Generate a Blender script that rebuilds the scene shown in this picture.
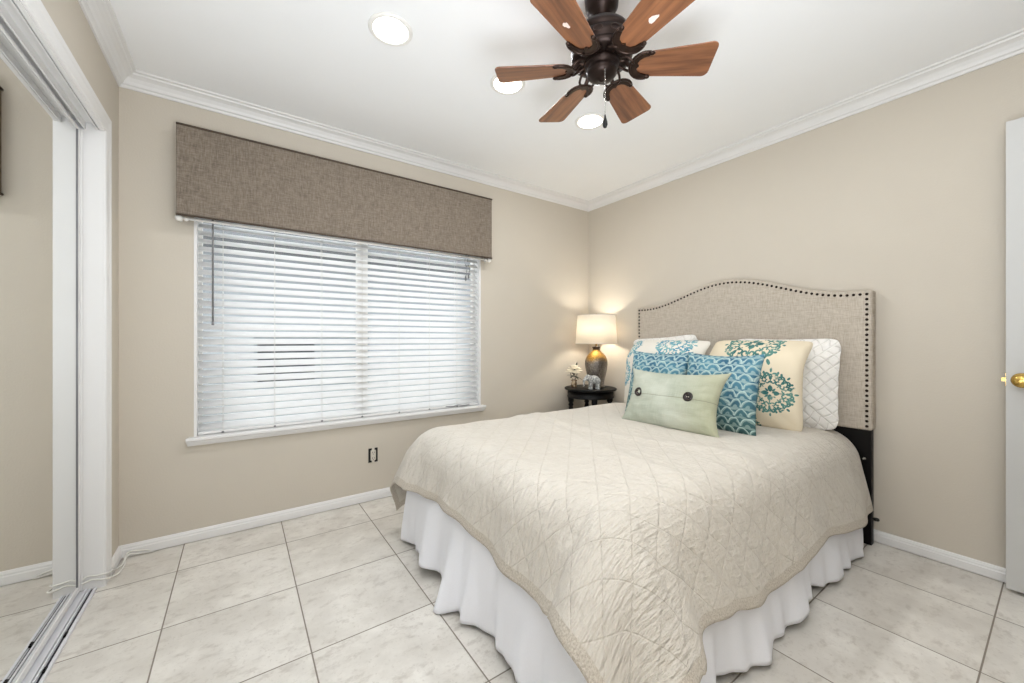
import bpy, bmesh, math, random
from math import pi, sin, cos, radians, hypot, sqrt, exp
from mathutils import Vector, Matrix, noise

scene = bpy.context.scene
for o in list(bpy.data.objects):
    bpy.data.objects.remove(o)
C = scene.collection
RNG = random.Random(7)

# ------------------------------------------------------------------ camera
cam_d = bpy.data.cameras.new('camera')
cam = bpy.data.objects.new('camera', cam_d)
C.objects.link(cam)
cam.location = (0, 0, 1.10)
cam.rotation_euler = (pi / 2, 0, -math.atan2(.5741, .8188))
cam_d.sensor_width = 36
cam_d.lens = 36 * 389.5 / 1024
cam_d.shift_y = -2.0 / 1024
cam_d.clip_start = .02
scene.camera = cam

# ------------------------------------------------------------------ world, exposure, lights
w = bpy.data.worlds.new('sky')
scene.world = w
w.use_nodes = True
bg = w.node_tree.nodes['Background']
bg.inputs[0].default_value = (.95, .975, 1, 1)
bg.inputs[1].default_value = 2.7

vs = scene.view_settings
vs.view_transform = 'Standard'
vs.look = 'None'
vs.exposure = 0.11
vs.gamma = 1
vs.use_curve_mapping = False
scene.cycles.use_denoising = True
scene.cycles.max_bounces = 12
scene.cycles.diffuse_bounces = 6
scene.cycles.sample_clamp_indirect = 8

X0, X1, Y0, Y1, ZC = -.494, 2.843, -.73, 2.734, 2.44


def area(name, loc, size, power, rot=(0, 0, 0), color=(1, 1, 1), shape='DISK', sy=None, spread=None):
    d = bpy.data.lights.new(name, 'AREA')
    d.shape = shape
    d.size = size
    if sy:
        d.size_y = sy
    d.energy = power
    d.color = color
    if spread:
        d.spread = spread
    o = bpy.data.objects.new(name, d)
    o.location = loc
    o.rotation_euler = rot
    C.objects.link(o)
    return o


CANS = [(.5376, 1.68), (1.151, 1.68), (1.763, 1.68)]
CANS_BEHIND = [(.5376, .33), (1.151, .2), (1.763, .33)]
for (x, y) in CANS:
    area('can_lamp', (x, y, ZC - .012), .13, 4.1, color=(.955, .98, 1))
for (x, y) in CANS_BEHIND:
    area('can_lamp', (x, y, ZC - .012), .13, 3.0, color=(.955, .98, 1))
# added soft light thrown up at the ceiling, standing in for bounced flash
area('bounce_lamp', (.40, .05, .95), .9, 31, rot=(radians(158), 0, radians(-25)), color=(.88, .935, 1), shape='SQUARE')
area('fill_lamp', (-.22, -.38, 2.0), .7, 11, rot=(radians(52), 0, radians(-42)), color=(.92, .96, 1), shape='SQUARE')  # second added soft light near the camera, brightens bed foot and foreground
# sky portal in the window opening (guides the sampling of daylight only)
po_ = area('window_portal', (.70, 2.734 + .14, 1.29), 1.8, 1, rot=(radians(-90), 0, 0), shape='RECTANGLE', sy=1.45)
po_.data.cycles.is_portal = True


# ------------------------------------------------------------------ node helpers
def lin(c):
    return tuple(((v / 255) / 12.92 if v / 255 <= .04045 else ((v / 255 + .055) / 1.055) ** 2.4) for v in c) + (1,)


class V:
    tree = None

    def __init__(s, k):
        s.k = k

    def __add__(a, b): return M('ADD', a, b)
    def __radd__(a, b): return M('ADD', b, a)
    def __sub__(a, b): return M('SUBTRACT', a, b)
    def __rsub__(a, b): return M('SUBTRACT', b, a)
    def __mul__(a, b): return M('MULTIPLY', a, b)
    def __rmul__(a, b): return M('MULTIPLY', b, a)
    def __truediv__(a, b): return M('DIVIDE', a, b)
    def __pow__(a, b): return M('POWER', a, b)


def put(inp, v):
    if isinstance(v, V):
        V.tree.links.new(v.k, inp)
    else:
        inp.default_value = v


def M(op, a, b=None, c=None):
    n = V.tree.nodes.new('ShaderNodeMath')
    n.operation = op
    for i, v in enumerate((a, b, c)):
        if v is not None:
            put(n.inputs[i], v)
    return V(n.outputs[0])


def lt(a, b): return M('LESS_THAN', a, b)
def gt(a, b): return M('GREATER_THAN', a, b)
def ab(a): return M('ABSOLUTE', a)
def mx(*a):
    r = a[0]
    for q in a[1:]:
        r = M('MAXIMUM', r, q)
    return r
def mn(a, b): return M('MINIMUM', a, b)
def md(a, b): return M('FLOORED_MODULO', a, b)
def hyp(a, b): return M('SQRT', a * a + b * b)


def step(a, e0, e1):
    n = V.tree.nodes.new('ShaderNodeMapRange')
    n.interpolation_type = 'SMOOTHSTEP'
    put(n.inputs[0], a)
    n.inputs[1].default_value = e0
    n.inputs[2].default_value = e1
    return V(n.outputs[0])


def coords(kind='Object'):
    n = V.tree.nodes.new('ShaderNodeTexCoord')
    s = V.tree.nodes.new('ShaderNodeSeparateXYZ')
    V.tree.links.new(n.outputs[kind], s.inputs[0])
    return V(s.outputs[0]), V(s.outputs[1]), V(s.outputs[2])


def vec(x, y, z=0.0):
    n = V.tree.nodes.new('ShaderNodeCombineXYZ')
    for i, v in enumerate((x, y, z)):
        put(n.inputs[i], v)
    return V(n.outputs[0])


def nz(v, scale=1, detail=3, rough=.5):
    n = V.tree.nodes.new('ShaderNodeTexNoise')
    put(n.inputs['Vector'], v)
    n.inputs['Scale'].default_value = scale
    n.inputs['Detail'].default_value = detail
    n.inputs['Roughness'].default_value = rough
    return V(n.outputs['Fac'])


def mixc(f, a, b):
    n = V.tree.nodes.new('ShaderNodeMix')
    n.data_type = 'RGBA'
    put(n.inputs[0], f)
    put(n.inputs[6], a)
    put(n.inputs[7], b)
    return V(n.outputs[2])


def start(name):
    m = bpy.data.materials.new(name)
    m.use_nodes = True
    V.tree = m.node_tree
    return m, m.node_tree.nodes['Principled BSDF']


def bump(b, h, strength=.3, dist=.01):
    n = V.tree.nodes.new('ShaderNodeBump')
    n.inputs['Strength'].default_value = strength
    n.inputs['Distance'].default_value = dist
    put(n.inputs['Height'], h)
    V.tree.links.new(n.outputs[0], b.inputs['Normal'])


def plain(name, c, rough=.5, metal=0.0, grain=0.0, gscale=80, gdist=.002, var=.06, spec=None, coat=0):
    """simple procedural surface: slight tonal noise and a fine grain bump"""
    m, b = start(name)
    x, y, z = coords()
    n1 = nz(vec(x, y, z), 6, 4)
    c0 = lin(c)
    lo = tuple(v * (1 - var) for v in c0[:3]) + (1,)
    hi = tuple(min(1, v * (1 + var)) for v in c0[:3]) + (1,)
    put(b.inputs['Base Color'], mixc(n1, lo, hi))
    b.inputs['Roughness'].default_value = rough
    b.inputs['Metallic'].default_value = metal
    if spec is not None:
        b.inputs['Specular IOR Level'].default_value = spec
    if coat:
        b.inputs['Coat Weight'].default_value = coat
    if grain:
        bump(b, nz(vec(x, y, z), gscale, 2), grain, gdist)
    return m


def emit(name, c, s):
    m, b = start(name)
    b.inputs['Base Color'].default_value = lin(c)
    b.inputs['Emission Color'].default_value = lin(c)
    b.inputs['Emission Strength'].default_value = s
    return m


# ------------------------------------------------------------------ materials
WALL = plain('wall_paint', (202, 194, 181), .75, grain=.25, gscale=120, gdist=.002, var=.015, spec=.25)
WHITE = plain('white_trim_paint', (228, 227, 226), .4, grain=.05, gscale=60, var=.01)
CEIL = plain('ceiling_paint', (244, 245, 246), .85, grain=.12, gscale=90, gdist=.002, var=.01, spec=.1)
DOORW = plain('door_paint', (198, 198, 196), .45, var=.01)
ALU = plain('white_track_metal', (224, 224, 228), .32, metal=.1, var=.02)
GROOVE = plain('dark_groove', (28, 28, 40), .6)
BLACK = plain('black_lacquer', (8, 7, 7), .45, var=.2, spec=.2)
BLACKM = plain('black_metal', (16, 15, 15), .45, metal=.4)
BRONZE = plain('dark_bronze', (40, 29, 25), .36, metal=.75, grain=.1, gscale=60, var=.2)
BRONZEHI = plain('worn_bronze', (58, 44, 38), .33, metal=.8, grain=.15, gscale=90, var=.25)
BRASS = plain('brass', (206, 172, 96), .22, metal=1)
CHROME = plain('nickel', (190, 188, 184), .25, metal=1)
NAIL = plain('bronze_nail', (38, 28, 22), .35, metal=.8)
PLASTIC = plain('white_plastic', (232, 230, 226), .35, var=.01)
IVORY = plain('ivory_plastic', (206, 200, 188), .4, var=.02)
GREYWAND = plain('grey_wand', (120, 120, 122), .3)
CORD = plain('white_cord', (226, 224, 218), .6)
PATCH = plain('bare_patch', (236, 214, 206), .8)
BUTTON = plain('dark_button', (38, 28, 26), .22, var=.3)
PETAL = plain('cream_petal', (246, 238, 220), .6)
LEAF = plain('dark_leaf', (58, 62, 46), .5, var=.3)
STUCCO = plain('stucco', (164, 168, 174), .9, grain=.4, gscale=60)
PAVE = plain('outside_concrete', (220, 214, 204), .9, grain=.3, gscale=40)
DARKPANE = plain('dark_pane', (44, 48, 52), .7, spec=.05)
GREYPANE = plain('grey_pane', (140, 148, 154), .7, spec=.05)


def m_floor():
    m, b = start('floor_tile')
    x, y, z = coords()
    px, py, g = .4495, .452, .0026
    u = md(x - .2095 + px / 2, px) - px / 2
    v = md(y - 1.974 + py / 2, py) - py / 2
    d = mn(ab(u), ab(v))
    grout = 1 - step(d, g * .6, g * 1.25)
    iu = M('FLOOR', (x - .2095) / px)
    iv = M('FLOOR', (y - 1.974) / py)
    off = iu * 3.17 + iv * 7.31
    n1 = nz(vec(x + off, y + off * .7, off), 4.5, 6, .62)
    n2 = nz(vec(x + off, y * 1.6, off), 17, 5, .65)
    base = mixc(step(n1, .36, .68), lin((209, 204, 196)), lin((230, 226, 219)))
    base = mixc(step(n2, .50, .72) * .55, base, lin((176, 168, 158)))
    n3_ = nz(vec(x * 1.4 + off, y, off), 60, 4, .7)
    base = mixc(step(n3_, .56, .70) * .35, base, lin((168, 158, 146)))
    wn = V.tree.nodes.new('ShaderNodeTexWhiteNoise')
    wn.noise_dimensions = '2D'
    put(wn.inputs['Vector'], vec(iu, iv))
    base = mixc(V(wn.outputs['Value']) * .18, base, lin((192, 184, 172)))
    col = mixc(grout, base, lin((136, 127, 116)))
    put(b.inputs['Base Color'], col)
    put(b.inputs['Roughness'], mixc(grout, (.33, .33, .33, 1), (.9, .9, .9, 1)))
    b.inputs['Specular IOR Level'].default_value = .4
    bump(b, 1 - grout + n2 * .08, .35, .003)
    return m


def linen(name, c1, c2, sx=260, sz=260, axes='yz', st=.35):
    m, b = start(name)
    x, y, z = coords()
    p, q = {'yz': (y, z), 'xz': (x, z), 'xy': (x, y)}[axes]
    o = {'yz': x, 'xz': y, 'xy': z}[axes]
    a = nz(vec(p * 26, q * sz, o * 26), 1, 3, .6)
    d = nz(vec(p * sx, q * 26, o * 26), 1, 3, .6)
    f = step(a * .5 + d * .5, .34, .66)
    put(b.inputs['Base Color'], mixc(f, lin(c1), lin(c2)))
    b.inputs['Roughness'].default_value = .95
    b.inputs['Specular IOR Level'].default_value = .1
    bump(b, a + d, st, .002)
    return m


VALF = linen('valance_linen', (106, 96, 85), (140, 129, 117), 240, 300, 'xz')
WELT = plain('valance_welt', (84, 72, 62), .9, grain=.3, gscale=200)
HEADF = linen('headboard_linen', (172, 161, 147), (198, 189, 176), 300, 300, 'yz')


def m_slat():
    m, b = start('blind_slat')
    b.inputs['Base Color'].default_value = lin((238, 238, 238))
    b.inputs['Roughness'].default_value = .4
    x, y, z = coords()
    put(b.inputs['Base Color'], mixc(nz(vec(x * 3, y, z * 20), 2, 2), lin((243, 243, 243)), lin((248, 248, 247))))
    tr = V.tree.nodes.new('ShaderNodeBsdfTranslucent')
    tr.inputs[0].default_value = (.97, .97, .98, 1)
    mixn = V.tree.nodes.new('ShaderNodeMixShader')
    mixn.inputs[0].default_value = .3
    out = V.tree.nodes['Material Output']
    V.tree.links.new(b.outputs[0], mixn.inputs[1])
    V.tree.links.new(tr.outputs[0], mixn.inputs[2])
    V.tree.links.new(mixn.outputs[0], out.inputs[0])
    return m


def m_shade():
    m, b = start('lamp_shade_cloth')
    x, y, z = coords()
    n = nz(vec(x * 160, y * 160, z * 20), 1, 2)
    put(b.inputs['Base Color'], mixc(n, lin((244, 238, 226)), lin((250, 246, 238))))
    b.inputs['Roughness'].default_value = .9
    tr = V.tree.nodes.new('ShaderNodeBsdfTranslucent')
    tr.inputs[0].default_value = (1, .98, .94, 1)
    mixn = V.tree.nodes.new('ShaderNodeMixShader')
    mixn.inputs[0].default_value = .75
    out = V.tree.nodes['Material Output']
    V.tree.links.new(b.outputs[0], mixn.inputs[1])
    V.tree.links.new(tr.outputs[0], mixn.inputs[2])
    V.tree.links.new(mixn.outputs[0], out.inputs[0])
    return m


def m_glass():
    m, b = start('window_glass')
    t = V.tree.nodes.new('ShaderNodeBsdfTransparent')
    t.inputs[0].default_value = (.96, .98, .98, 1)
    g = V.tree.nodes.new('ShaderNodeBsdfGlossy')
    g.inputs['Roughness'].default_value = .35
    mixn = V.tree.nodes.new('ShaderNodeMixShader')
    mixn.inputs[0].default_value = .03
    out = V.tree.nodes['Material Output']
    V.tree.links.new(t.outputs[0], mixn.inputs[1])
    V.tree.links.new(g.outputs[0], mixn.inputs[2])
    V.tree.links.new(mixn.outputs[0], out.inputs[0])
    return m


def m_mirror():
    m, b = start('mirror_silver')
    b.inputs['Base Color'].default_value = (.86, .87, .86, 1)
    b.inputs['Metallic'].default_value = 1
    b.inputs['Roughness'].default_value = .015
    return m


def m_wood():
    """blade wood: grain along local u (UV x)"""
    m, b = start('fan_blade_wood')
    u, v, _ = coords('UV')
    n1 = nz(vec(u * 3, v * 46), 1, 4, .6)
    n2 = nz(vec(u * 2.2, v * 9), 1, 3)
    col = mixc(step(n1 * .6 + n2 * .4, .3, .7), lin((86, 51, 33)), lin((150, 98, 64)))
    put(b.inputs['Base Color'], col)
    b.inputs['Roughness'].default_value = .38
    b.inputs['Coat Weight'].default_value = .25
    b.inputs['Coat Roughness'].default_value = .25
    return m


def quilt_height(u, v, p):
    a = md((u + v) / p, 1.0)
    c = md((u - v) / p, 1.0)
    da = mn(a, 1 - a)
    dc = mn(c, 1 - c)
    return mn(step(da, 0, .16), step(dc, 0, .16)), mn(da, dc)


def m_coverlet(hem):
    m, b = start('coverlet_hem' if hem else 'coverlet_cotton')
    u, v, _ = coords('UV')
    if hem:
        r = nz(vec(u * 170, v * 170), 1, 2)
        put(b.inputs['Base Color'], mixc(step(r, .3, .7), lin((184, 174, 160)), lin((208, 200, 188))))
        h = r
        st = .6
    else:
        warp = (nz(vec(u * 7, v * 7), 1, 2) - .5) * .012
        h0, d = quilt_height(u + warp, v - warp, .140)
        wr = nz(vec(u * 15, v * 62), 1, 3, .55)
        wr2 = nz(vec(u * 50, v * 20), 1, 3, .55)
        # crinkles run down the foot side (u large), across on the long sides
        k = step(u, 1.68, 1.95)
        wav = wr * (.35 + k * .65) + wr2 * (.55 - k * .35)
        fine = nz(vec(u * 150, v * 150), 1, 2)
        seam = 1 - step(d, .0, .035)
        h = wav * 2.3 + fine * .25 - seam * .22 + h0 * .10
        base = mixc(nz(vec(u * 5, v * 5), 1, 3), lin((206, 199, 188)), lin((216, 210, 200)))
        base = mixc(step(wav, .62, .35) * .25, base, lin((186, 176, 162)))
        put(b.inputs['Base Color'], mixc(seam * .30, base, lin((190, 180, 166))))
        st = .85
    b.inputs['Roughness'].default_value = .95
    b.inputs['Specular IOR Level'].default_value = .1
    b.inputs['Sheen Weight'].default_value = .15
    bump(b, h, st, .008)
    return m


def m_fabric(name, c, rough=.9, scale=260, st=.2, fold=0.0):
    m, b = start(name)
    u, v, _ = coords('UV')
    n = nz(vec(u, v), scale, 2)
    put(b.inputs['Base Color'], mixc(n, tuple(q * .93 for q in lin(c)[:3]) + (1,), lin(c)))
    b.inputs['Roughness'].default_value = rough
    b.inputs['Specular IOR Level'].default_value = .15
    h = n
    if fold:
        h = n * .15 + nz(vec(u * 3, v * 3), 4, 4) * fold
    bump(b, h, st, .004)
    return m


def m_quilted_white():
    m, b = start('white_quilted_cotton')
    u, v, _ = coords('UV')
    h, d = quilt_height(u, v, .064)
    n = nz(vec(u * 60, v * 60), 1, 3)
    put(b.inputs['Base Color'], mixc(1 - step(d, 0, .05), lin((240, 237, 232)), lin((222, 217, 210))))
    b.inputs['Roughness'].default_value = .92
    b.inputs['Specular IOR Level'].default_value = .1
    bump(b, h * .8 + n * .3, .6, .008)
    return m


def medallion(x, y):
    r = hyp(x, y)
    a = M('ARCTAN2', y, x) + 4 * pi
    b8 = ab(md(a + pi / 8, pi / 4) - pi / 8)
    px, py = r * M('COSINE', b8), r * M('SINE', b8)
    scroll = lt(ab(hyp(px - .72, py - .15) - .105), .032) * mx(gt(px, .70), gt(py, .16))
    curl = lt(hyp(px - .755, py - .20), .042)
    band = lt(ab(hyp(px - .60, py - .02) - .18), .028) * gt(px, .64)
    scroll2 = lt(ab(hyp(px - .50, py - .11) - .070), .028) * mx(lt(px, .52), gt(py, .11))
    tip = lt(hyp((px - .93) * .55, py), .042)
    dot = lt(hyp(px - .84, py - .27), .048)
    stem = lt(ab(py), .020) * gt(px, .36) * lt(px, .62)
    leaf = lt(hyp((px - .66) * .45, py - .02), .036)
    b4 = ab(md(a + pi / 4, pi / 2) - pi / 4)
    qx, qy = r * M('COSINE', b4), r * M('SINE', b4)
    t = (qx - .20) / .16
    petal = lt(qy, .095 * (1 - t * t)) * gt(r, .06)
    b4b = ab(md(a, pi / 2) - pi / 4)
    sx, sy = r * M('COSINE', b4b), r * M('SINE', b4b)
    t2 = (sx - .19) / .10
    petal2 = lt(sy, .042 * (1 - t2 * t2)) * gt(r, .08)
    return mx(scroll, curl, band, scroll2, tip, dot, stem, leaf, petal, petal2) * lt(r, 1.0)


def m_medallion(name, base, ink, ink2, spots, sprays=None):
    m, b = start(name)
    u, v, _ = coords('UV')
    mask = None
    for (cx, cy, r) in spots:
        k = medallion((u - cx) / r, (v - cy) / r)
        mask = k if mask is None else mx(mask, k)
    n = nz(vec(u * 30, v * 30), 1, 3)
    worn = step(n, .30, .42)
    tone = step(nz(vec(u * 14, v * 14), 1, 2), .4, .6)
    put(b.inputs['Base Color'], mixc(mask * worn, lin(base), mixc(tone, lin(ink), lin(ink2))))
    b.inputs['Roughness'].default_value = .9
    b.inputs['Specular IOR Level'].default_value = .12
    bump(b, nz(vec(u, v), 240, 2) * .2 + nz(vec(u, v), 11, 3), .22, .012)
    return m


def m_scallop(name, shift=0.0):
    m, b = start(name)
    u, v, _ = coords('UV')
    w_, h_ = .066, .046
    best = None
    col = None

    def scale_layer(row_off, base):
        row = M('FLOOR', v / h_ + row_off)
        return row
    n = nz(vec(u * 9 + shift, v * 9), 1, 3)
    n2 = nz(vec(u * 26, v * 26 + shift), 1, 3)
    uu = u + (n - .5) * .06 + (n2 - .5) * .012
    vv = v + (n2 - .5) * .022
    row = M('FLOOR', vv / h_)
    odd = md(row, 2.0)
    # own-row scale centre at the row base, plus scales of the row above it
    x1 = md(uu + odd * (w_ / 2), w_) - w_ / 2
    y1 = vv - row * h_
    r1 = hyp(x1, y1 * .85)
    x2 = md(uu + (1 - odd) * (w_ / 2), w_) - w_ / 2
    r2 = hyp(x2, (y1 + h_) * .85)
    inside = lt(r1, w_ * .5)
    r = r1 * inside + r2 * (1 - inside)
    ringm = M('SINE', r / w_ * 2 * pi * 2.9)
    light = step(ringm + (n2 - .5) * 1.6, .0, .6)
    edge = lt(ab(r - w_ * .5), w_ * .065)
    deep = mixc(step(n, .35, .62), lin((52, 98, 124)), lin((82, 132, 150)))
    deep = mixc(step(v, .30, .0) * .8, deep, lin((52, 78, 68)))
    pale = mixc(n2, lin((132, 168, 178)), lin((182, 198, 190)))
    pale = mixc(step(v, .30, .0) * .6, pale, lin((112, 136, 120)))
    c = mixc(light * .7, deep, pale)
    c = mixc(edge * .75, c, lin((186, 206, 200)))
    put(b.inputs['Base Color'], c)
    b.inputs['Roughness'].default_value = .7
    b.inputs['Specular IOR Level'].default_value = .25
    bump(b, light * .4 + nz(vec(u, v), 220, 2) * .3, .3, .004)
    return m


def m_lumbar():
    m, b = start('sage_linen')
    u, v, _ = coords('UV')
    a = nz(vec(u * 14, v * 220), 1, 3)
    d = nz(vec(u * 220, v * 14), 1, 3)
    big = nz(vec(u * 4, v * 4), 1, 3)
    c = mixc(step(big, .35, .65), lin((166, 172, 156)), lin((190, 194, 180)))
    c = mixc(step(a * .5 + d * .5, .4, .7) * .35, c, lin((206, 208, 196)))
    seam = lt(ab(v - .165), .0022)
    c = mixc(step(u, .30, .60) * .6, c, lin((164, 162, 128)))
    c = mixc(seam * .6, c, lin((132, 134, 116)))
    put(b.inputs['Base Color'], c)
    b.inputs['Roughness'].default_value = .9
    b.inputs['Specular IOR Level'].default_value = .12
    bump(b, a + d + nz(vec(u, v), 13, 3) * 3 - seam * 2, .25, .005)
    return m


def m_lampbase():
    """crackled metallic glaze: gold shoulder running into grey-brown"""
    m, b = start('lamp_glaze')
    x, y, z = coords()
    n = nz(vec(x * 9, y * 9, z * 5), 1, 4, .6)
    vo = V.tree.nodes.new('ShaderNodeTexVoronoi')
    vo.feature = 'DISTANCE_TO_EDGE'
    vo.inputs['Scale'].default_value = 62
    put(vo.inputs['Vector'], vec(x, y, z * .8))
    crack = lt(V(vo.outputs['Distance']), .05)
    gold = step(z + (n - .5) * .12, .215, .285)
    c = mixc(step(n, .35, .65), lin((112, 104, 98)), lin((168, 160, 150)))
    c = mixc(gold, c, lin((206, 158, 74)))
    c = mixc(crack * .7, c, lin((52, 42, 36)))
    c = mixc(step(z, .33, .345), c, lin((84, 70, 60)))
    put(b.inputs['Base Color'], c)
    b.inputs['Metallic'].default_value = .65
    b.inputs['Roughness'].default_value = .34
    bump(b, 1 - crack, .4, .003)
    return m


def m_elephant():
    m, b = start('elephant_glaze')
    x, y, z = coords()
    vo = V.tree.nodes.new('ShaderNodeTexVoronoi')
    vo.inputs['Scale'].default_value = 90
    put(vo.inputs['Vector'], vec(x, y, z))
    k = step(V(vo.outputs['Distance']), .25, .6)
    put(b.inputs['Base Color'], mixc(k, lin((214, 214, 210)), lin((140, 142, 142))))
    b.inputs['Roughness'].default_value = .3
    return m


def m_vase():
    m, b = start('vase_glass')
    x, y, z = coords()
    k = step(nz(vec(x * 40, y * 40, z * 40), 1, 2), .4, .6)
    put(b.inputs['Base Color'], mixc(k, lin((120, 92, 66)), lin((196, 178, 150))))
    b.inputs['Roughness'].default_value = .15
    b.inputs['Metallic'].default_value = .4
    return m


FLOORM = m_floor()
SLAT = m_slat()
SHADE = m_shade()
GLASS = m_glass()
MIRROR = m_mirror()
WOOD = m_wood()
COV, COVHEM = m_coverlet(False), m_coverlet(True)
SKIRT = m_fabric('bed_skirt_cotton', (244, 245, 251), .85, 220, .15, .5)
TICK = m_fabric('mattress_ticking', (226, 222, 214))
QWHITE = m_quilted_white()
MED_R = m_medallion('cream_medallion_print', (226, 213, 188), (62, 110, 108), (92, 138, 130),
                    [(.275, .455, .17), (.405, .20, .125), (.12, .20, .125), (.27, -.01, .09)])
MED_L = m_medallion('white_medallion_print', (226, 222, 212), (86, 148, 172), (122, 172, 178),
                    [(.40, .455, .15), (.02, .44, .11), (.0, .24, .11), (.36, .16, .12)])
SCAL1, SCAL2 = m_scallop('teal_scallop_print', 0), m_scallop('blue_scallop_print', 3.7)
SAGE = m_lumbar()
GLAZE = m_lampbase()
ELE = m_elephant()
VASE = m_vase()
CANGLOW = emit('can_light_glow', (255, 250, 240), 7)
BULB = emit('bulb_glow', (255, 232, 196), 18)


# ------------------------------------------------------------------ mesh helpers
def box(bm, x0, x1, y0, y1, z0, z1, mi=0):
    vs_ = [bm.verts.new((x, y, z)) for x in (x0, x1) for y in (y0, y1) for z in (z0, z1)]
    for f in ((0, 1, 3, 2), (4, 6, 7, 5), (0, 4, 5, 1), (2, 3, 7, 6), (0, 2, 6, 4), (1, 5, 7, 3)):
        fc = bm.faces.new([vs_[i] for i in f])
        fc.material_index = mi
    return vs_


def lathe(bm, prof, cx=0, cy=0, n=40, cap=True, mi=0, sx=1, sy=1):
    rings = []
    for (r, z) in prof:
        rings.append([bm.verts.new((cx + r * sx * cos(2 * pi * i / n), cy + r * sy * sin(2 * pi * i / n), z)) for i in range(n)])
    for a, b in zip(rings, rings[1:]):
        for i in range(n):
            f = bm.faces.new((a[i], a[(i + 1) % n], b[(i + 1) % n], b[i]))
            f.material_index = mi
            f.smooth = True
    if cap:
        for q in (rings[0], rings[-1]):
            f = bm.faces.new(q)
            f.material_index = mi
    return rings


def tube(bm, pts, r, n=10, closed=False, mi=0):
    pts = [Vector(p) for p in pts]
    rs = r if isinstance(r, (list, tuple)) else [r] * len(pts)
    rings = []
    up = None
    for i, p in enumerate(pts):
        a = pts[i - 1] if (i > 0 or closed) else p
        b = pts[(i + 1) % len(pts)] if (i < len(pts) - 1 or closed) else p
        t = (b - a).normalized()
        if up is None:
            up = Vector((0, 0, 1)) if abs(t.z) < .9 else Vector((1, 0, 0))
        s = t.cross(up).normalized()
        up = s.cross(t).normalized()
        rings.append([bm.verts.new(p + rs[i] * (cos(2 * pi * k / n) * s + sin(2 * pi * k / n) * up)) for k in range(n)])
    m = len(rings)
    for i in range(m if closed else m - 1):
        a, b = rings[i], rings[(i + 1) % m]
        for k in range(n):
            f = bm.faces.new((a[k], a[(k + 1) % n], b[(k + 1) % n], b[k]))
            f.smooth = True
            f.material_index = mi
    if not closed:
        bm.faces.new(rings[0])
        bm.faces.new(rings[-1])


def smooth_path(pts, k=8):
    P = [Vector(p) for p in pts]
    out = []
    for i in range(len(P) - 1):
        p0, p1, p2, p3 = P[max(i - 1, 0)], P[i], P[i + 1], P[min(i + 2, len(P) - 1)]
        for j in range(k):
            t = j / k
            out.append(.5 * ((2 * p1) + (-p0 + p2) * t + (2 * p0 - 5 * p1 + 4 * p2 - p3) * t * t + (-p0 + 3 * p1 - 3 * p2 + p3) * t ** 3))
    out.append(P[-1])
    return out


def ball(bm, c, r, n=16, mi=0, rot=None):
    r = r if isinstance(r, (tuple, list)) else (r, r, r)
    mat = Matrix.Translation(c) @ (rot.to_4x4() if rot else Matrix()) @ Matrix.Diagonal((*r, 1))
    g = bmesh.ops.create_uvsphere(bm, u_segments=n, v_segments=max(6, n // 2), radius=1, matrix=mat)
    for v in g['verts']:
        for f in v.link_faces:
            f.smooth = True
            f.material_index = mi


def prism(bm, poly, z0, z1, mi=0):
    """extrude an xy polygon"""
    a = [bm.verts.new((x, y, z0)) for x, y in poly]
    b = [bm.verts.new((x, y, z1)) for x, y in poly]
    n = len(poly)
    fs = [bm.faces.new(a[::-1]), bm.faces.new(b)]
    for i in range(n):
        fs.append(bm.faces.new((a[i], a[(i + 1) % n], b[(i + 1) % n], b[i])))
    for f in fs:
        f.material_index = mi
    return a + b


def sweep(bm, prof, p, q, n, m0=1, m1=1):
    """prof: (out, z) closed section; from p to q on the wall, n = direction into the room, m = mitre of each end"""
    p, q, n = Vector((*p, 0)), Vector((*q, 0)), Vector((*n, 0))
    d = (q - p).normalized()
    A = [bm.verts.new(p + n * o + d * o * m0 + Vector((0, 0, z))) for o, z in prof]
    B = [bm.verts.new(q + n * o - d * o * m1 + Vector((0, 0, z))) for o, z in prof]
    k = len(prof)
    for i in range(k):
        bm.faces.new((A[i], A[(i + 1) % k], B[(i + 1) % k], B[i]))
    bm.faces.new(A[::-1])
    bm.faces.new(B)


def link(name, bm, mats, parent=None, origin=None, bevel=0, seg=2, smooth=False, normals=True):
    """ONE mesh object from world-space geometry; a child keeps its root's origin"""
    if normals:
        bmesh.ops.recalc_face_normals(bm, faces=bm.faces)
    me = bpy.data.meshes.new(name)
    if parent is not None:
        r = parent
        off = Vector(r.location)
        while r.parent:
            r = r.parent
            off += Vector(r.location)
    else:
        off = Vector(origin) if origin else Vector((0, 0, 0))
    bmesh.ops.translate(bm, verts=bm.verts, vec=-off)
    bm.to_mesh(me)
    bm.free()
    if smooth:
        for p in me.polygons:
            p.use_smooth = True
    for m in (mats if isinstance(mats, (list, tuple)) else [mats]):
        me.materials.append(m)
    o = bpy.data.objects.new(name, me)
    C.objects.link(o)
    if parent is not None:
        o.parent = parent
    else:
        o.location = off
    if bevel:
        b = o.modifiers.new('bevel', 'BEVEL')
        b.width = bevel
        b.segments = seg
        b.limit_method = 'ANGLE'
        b.angle_limit = radians(40)
    return o


def tag(o, label, cat, group=None):
    o['label'] = label
    o['category'] = cat
    o['kind'] = 'thing'
    if group:
        o['group'] = group
    return o


def thing(name, loc, label, cat, group=None):
    o = bpy.data.objects.new(name, None)
    o.empty_display_size = .05
    o.location = loc
    C.objects.link(o)
    return tag(o, label, cat, group)


def struct(name, bm, mats, label=None, **kw):
    o = link(name, bm, mats, **kw)
    o['kind'] = 'structure'
    if label:
        o['label'] = label
    return o


B = bmesh.new

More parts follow.
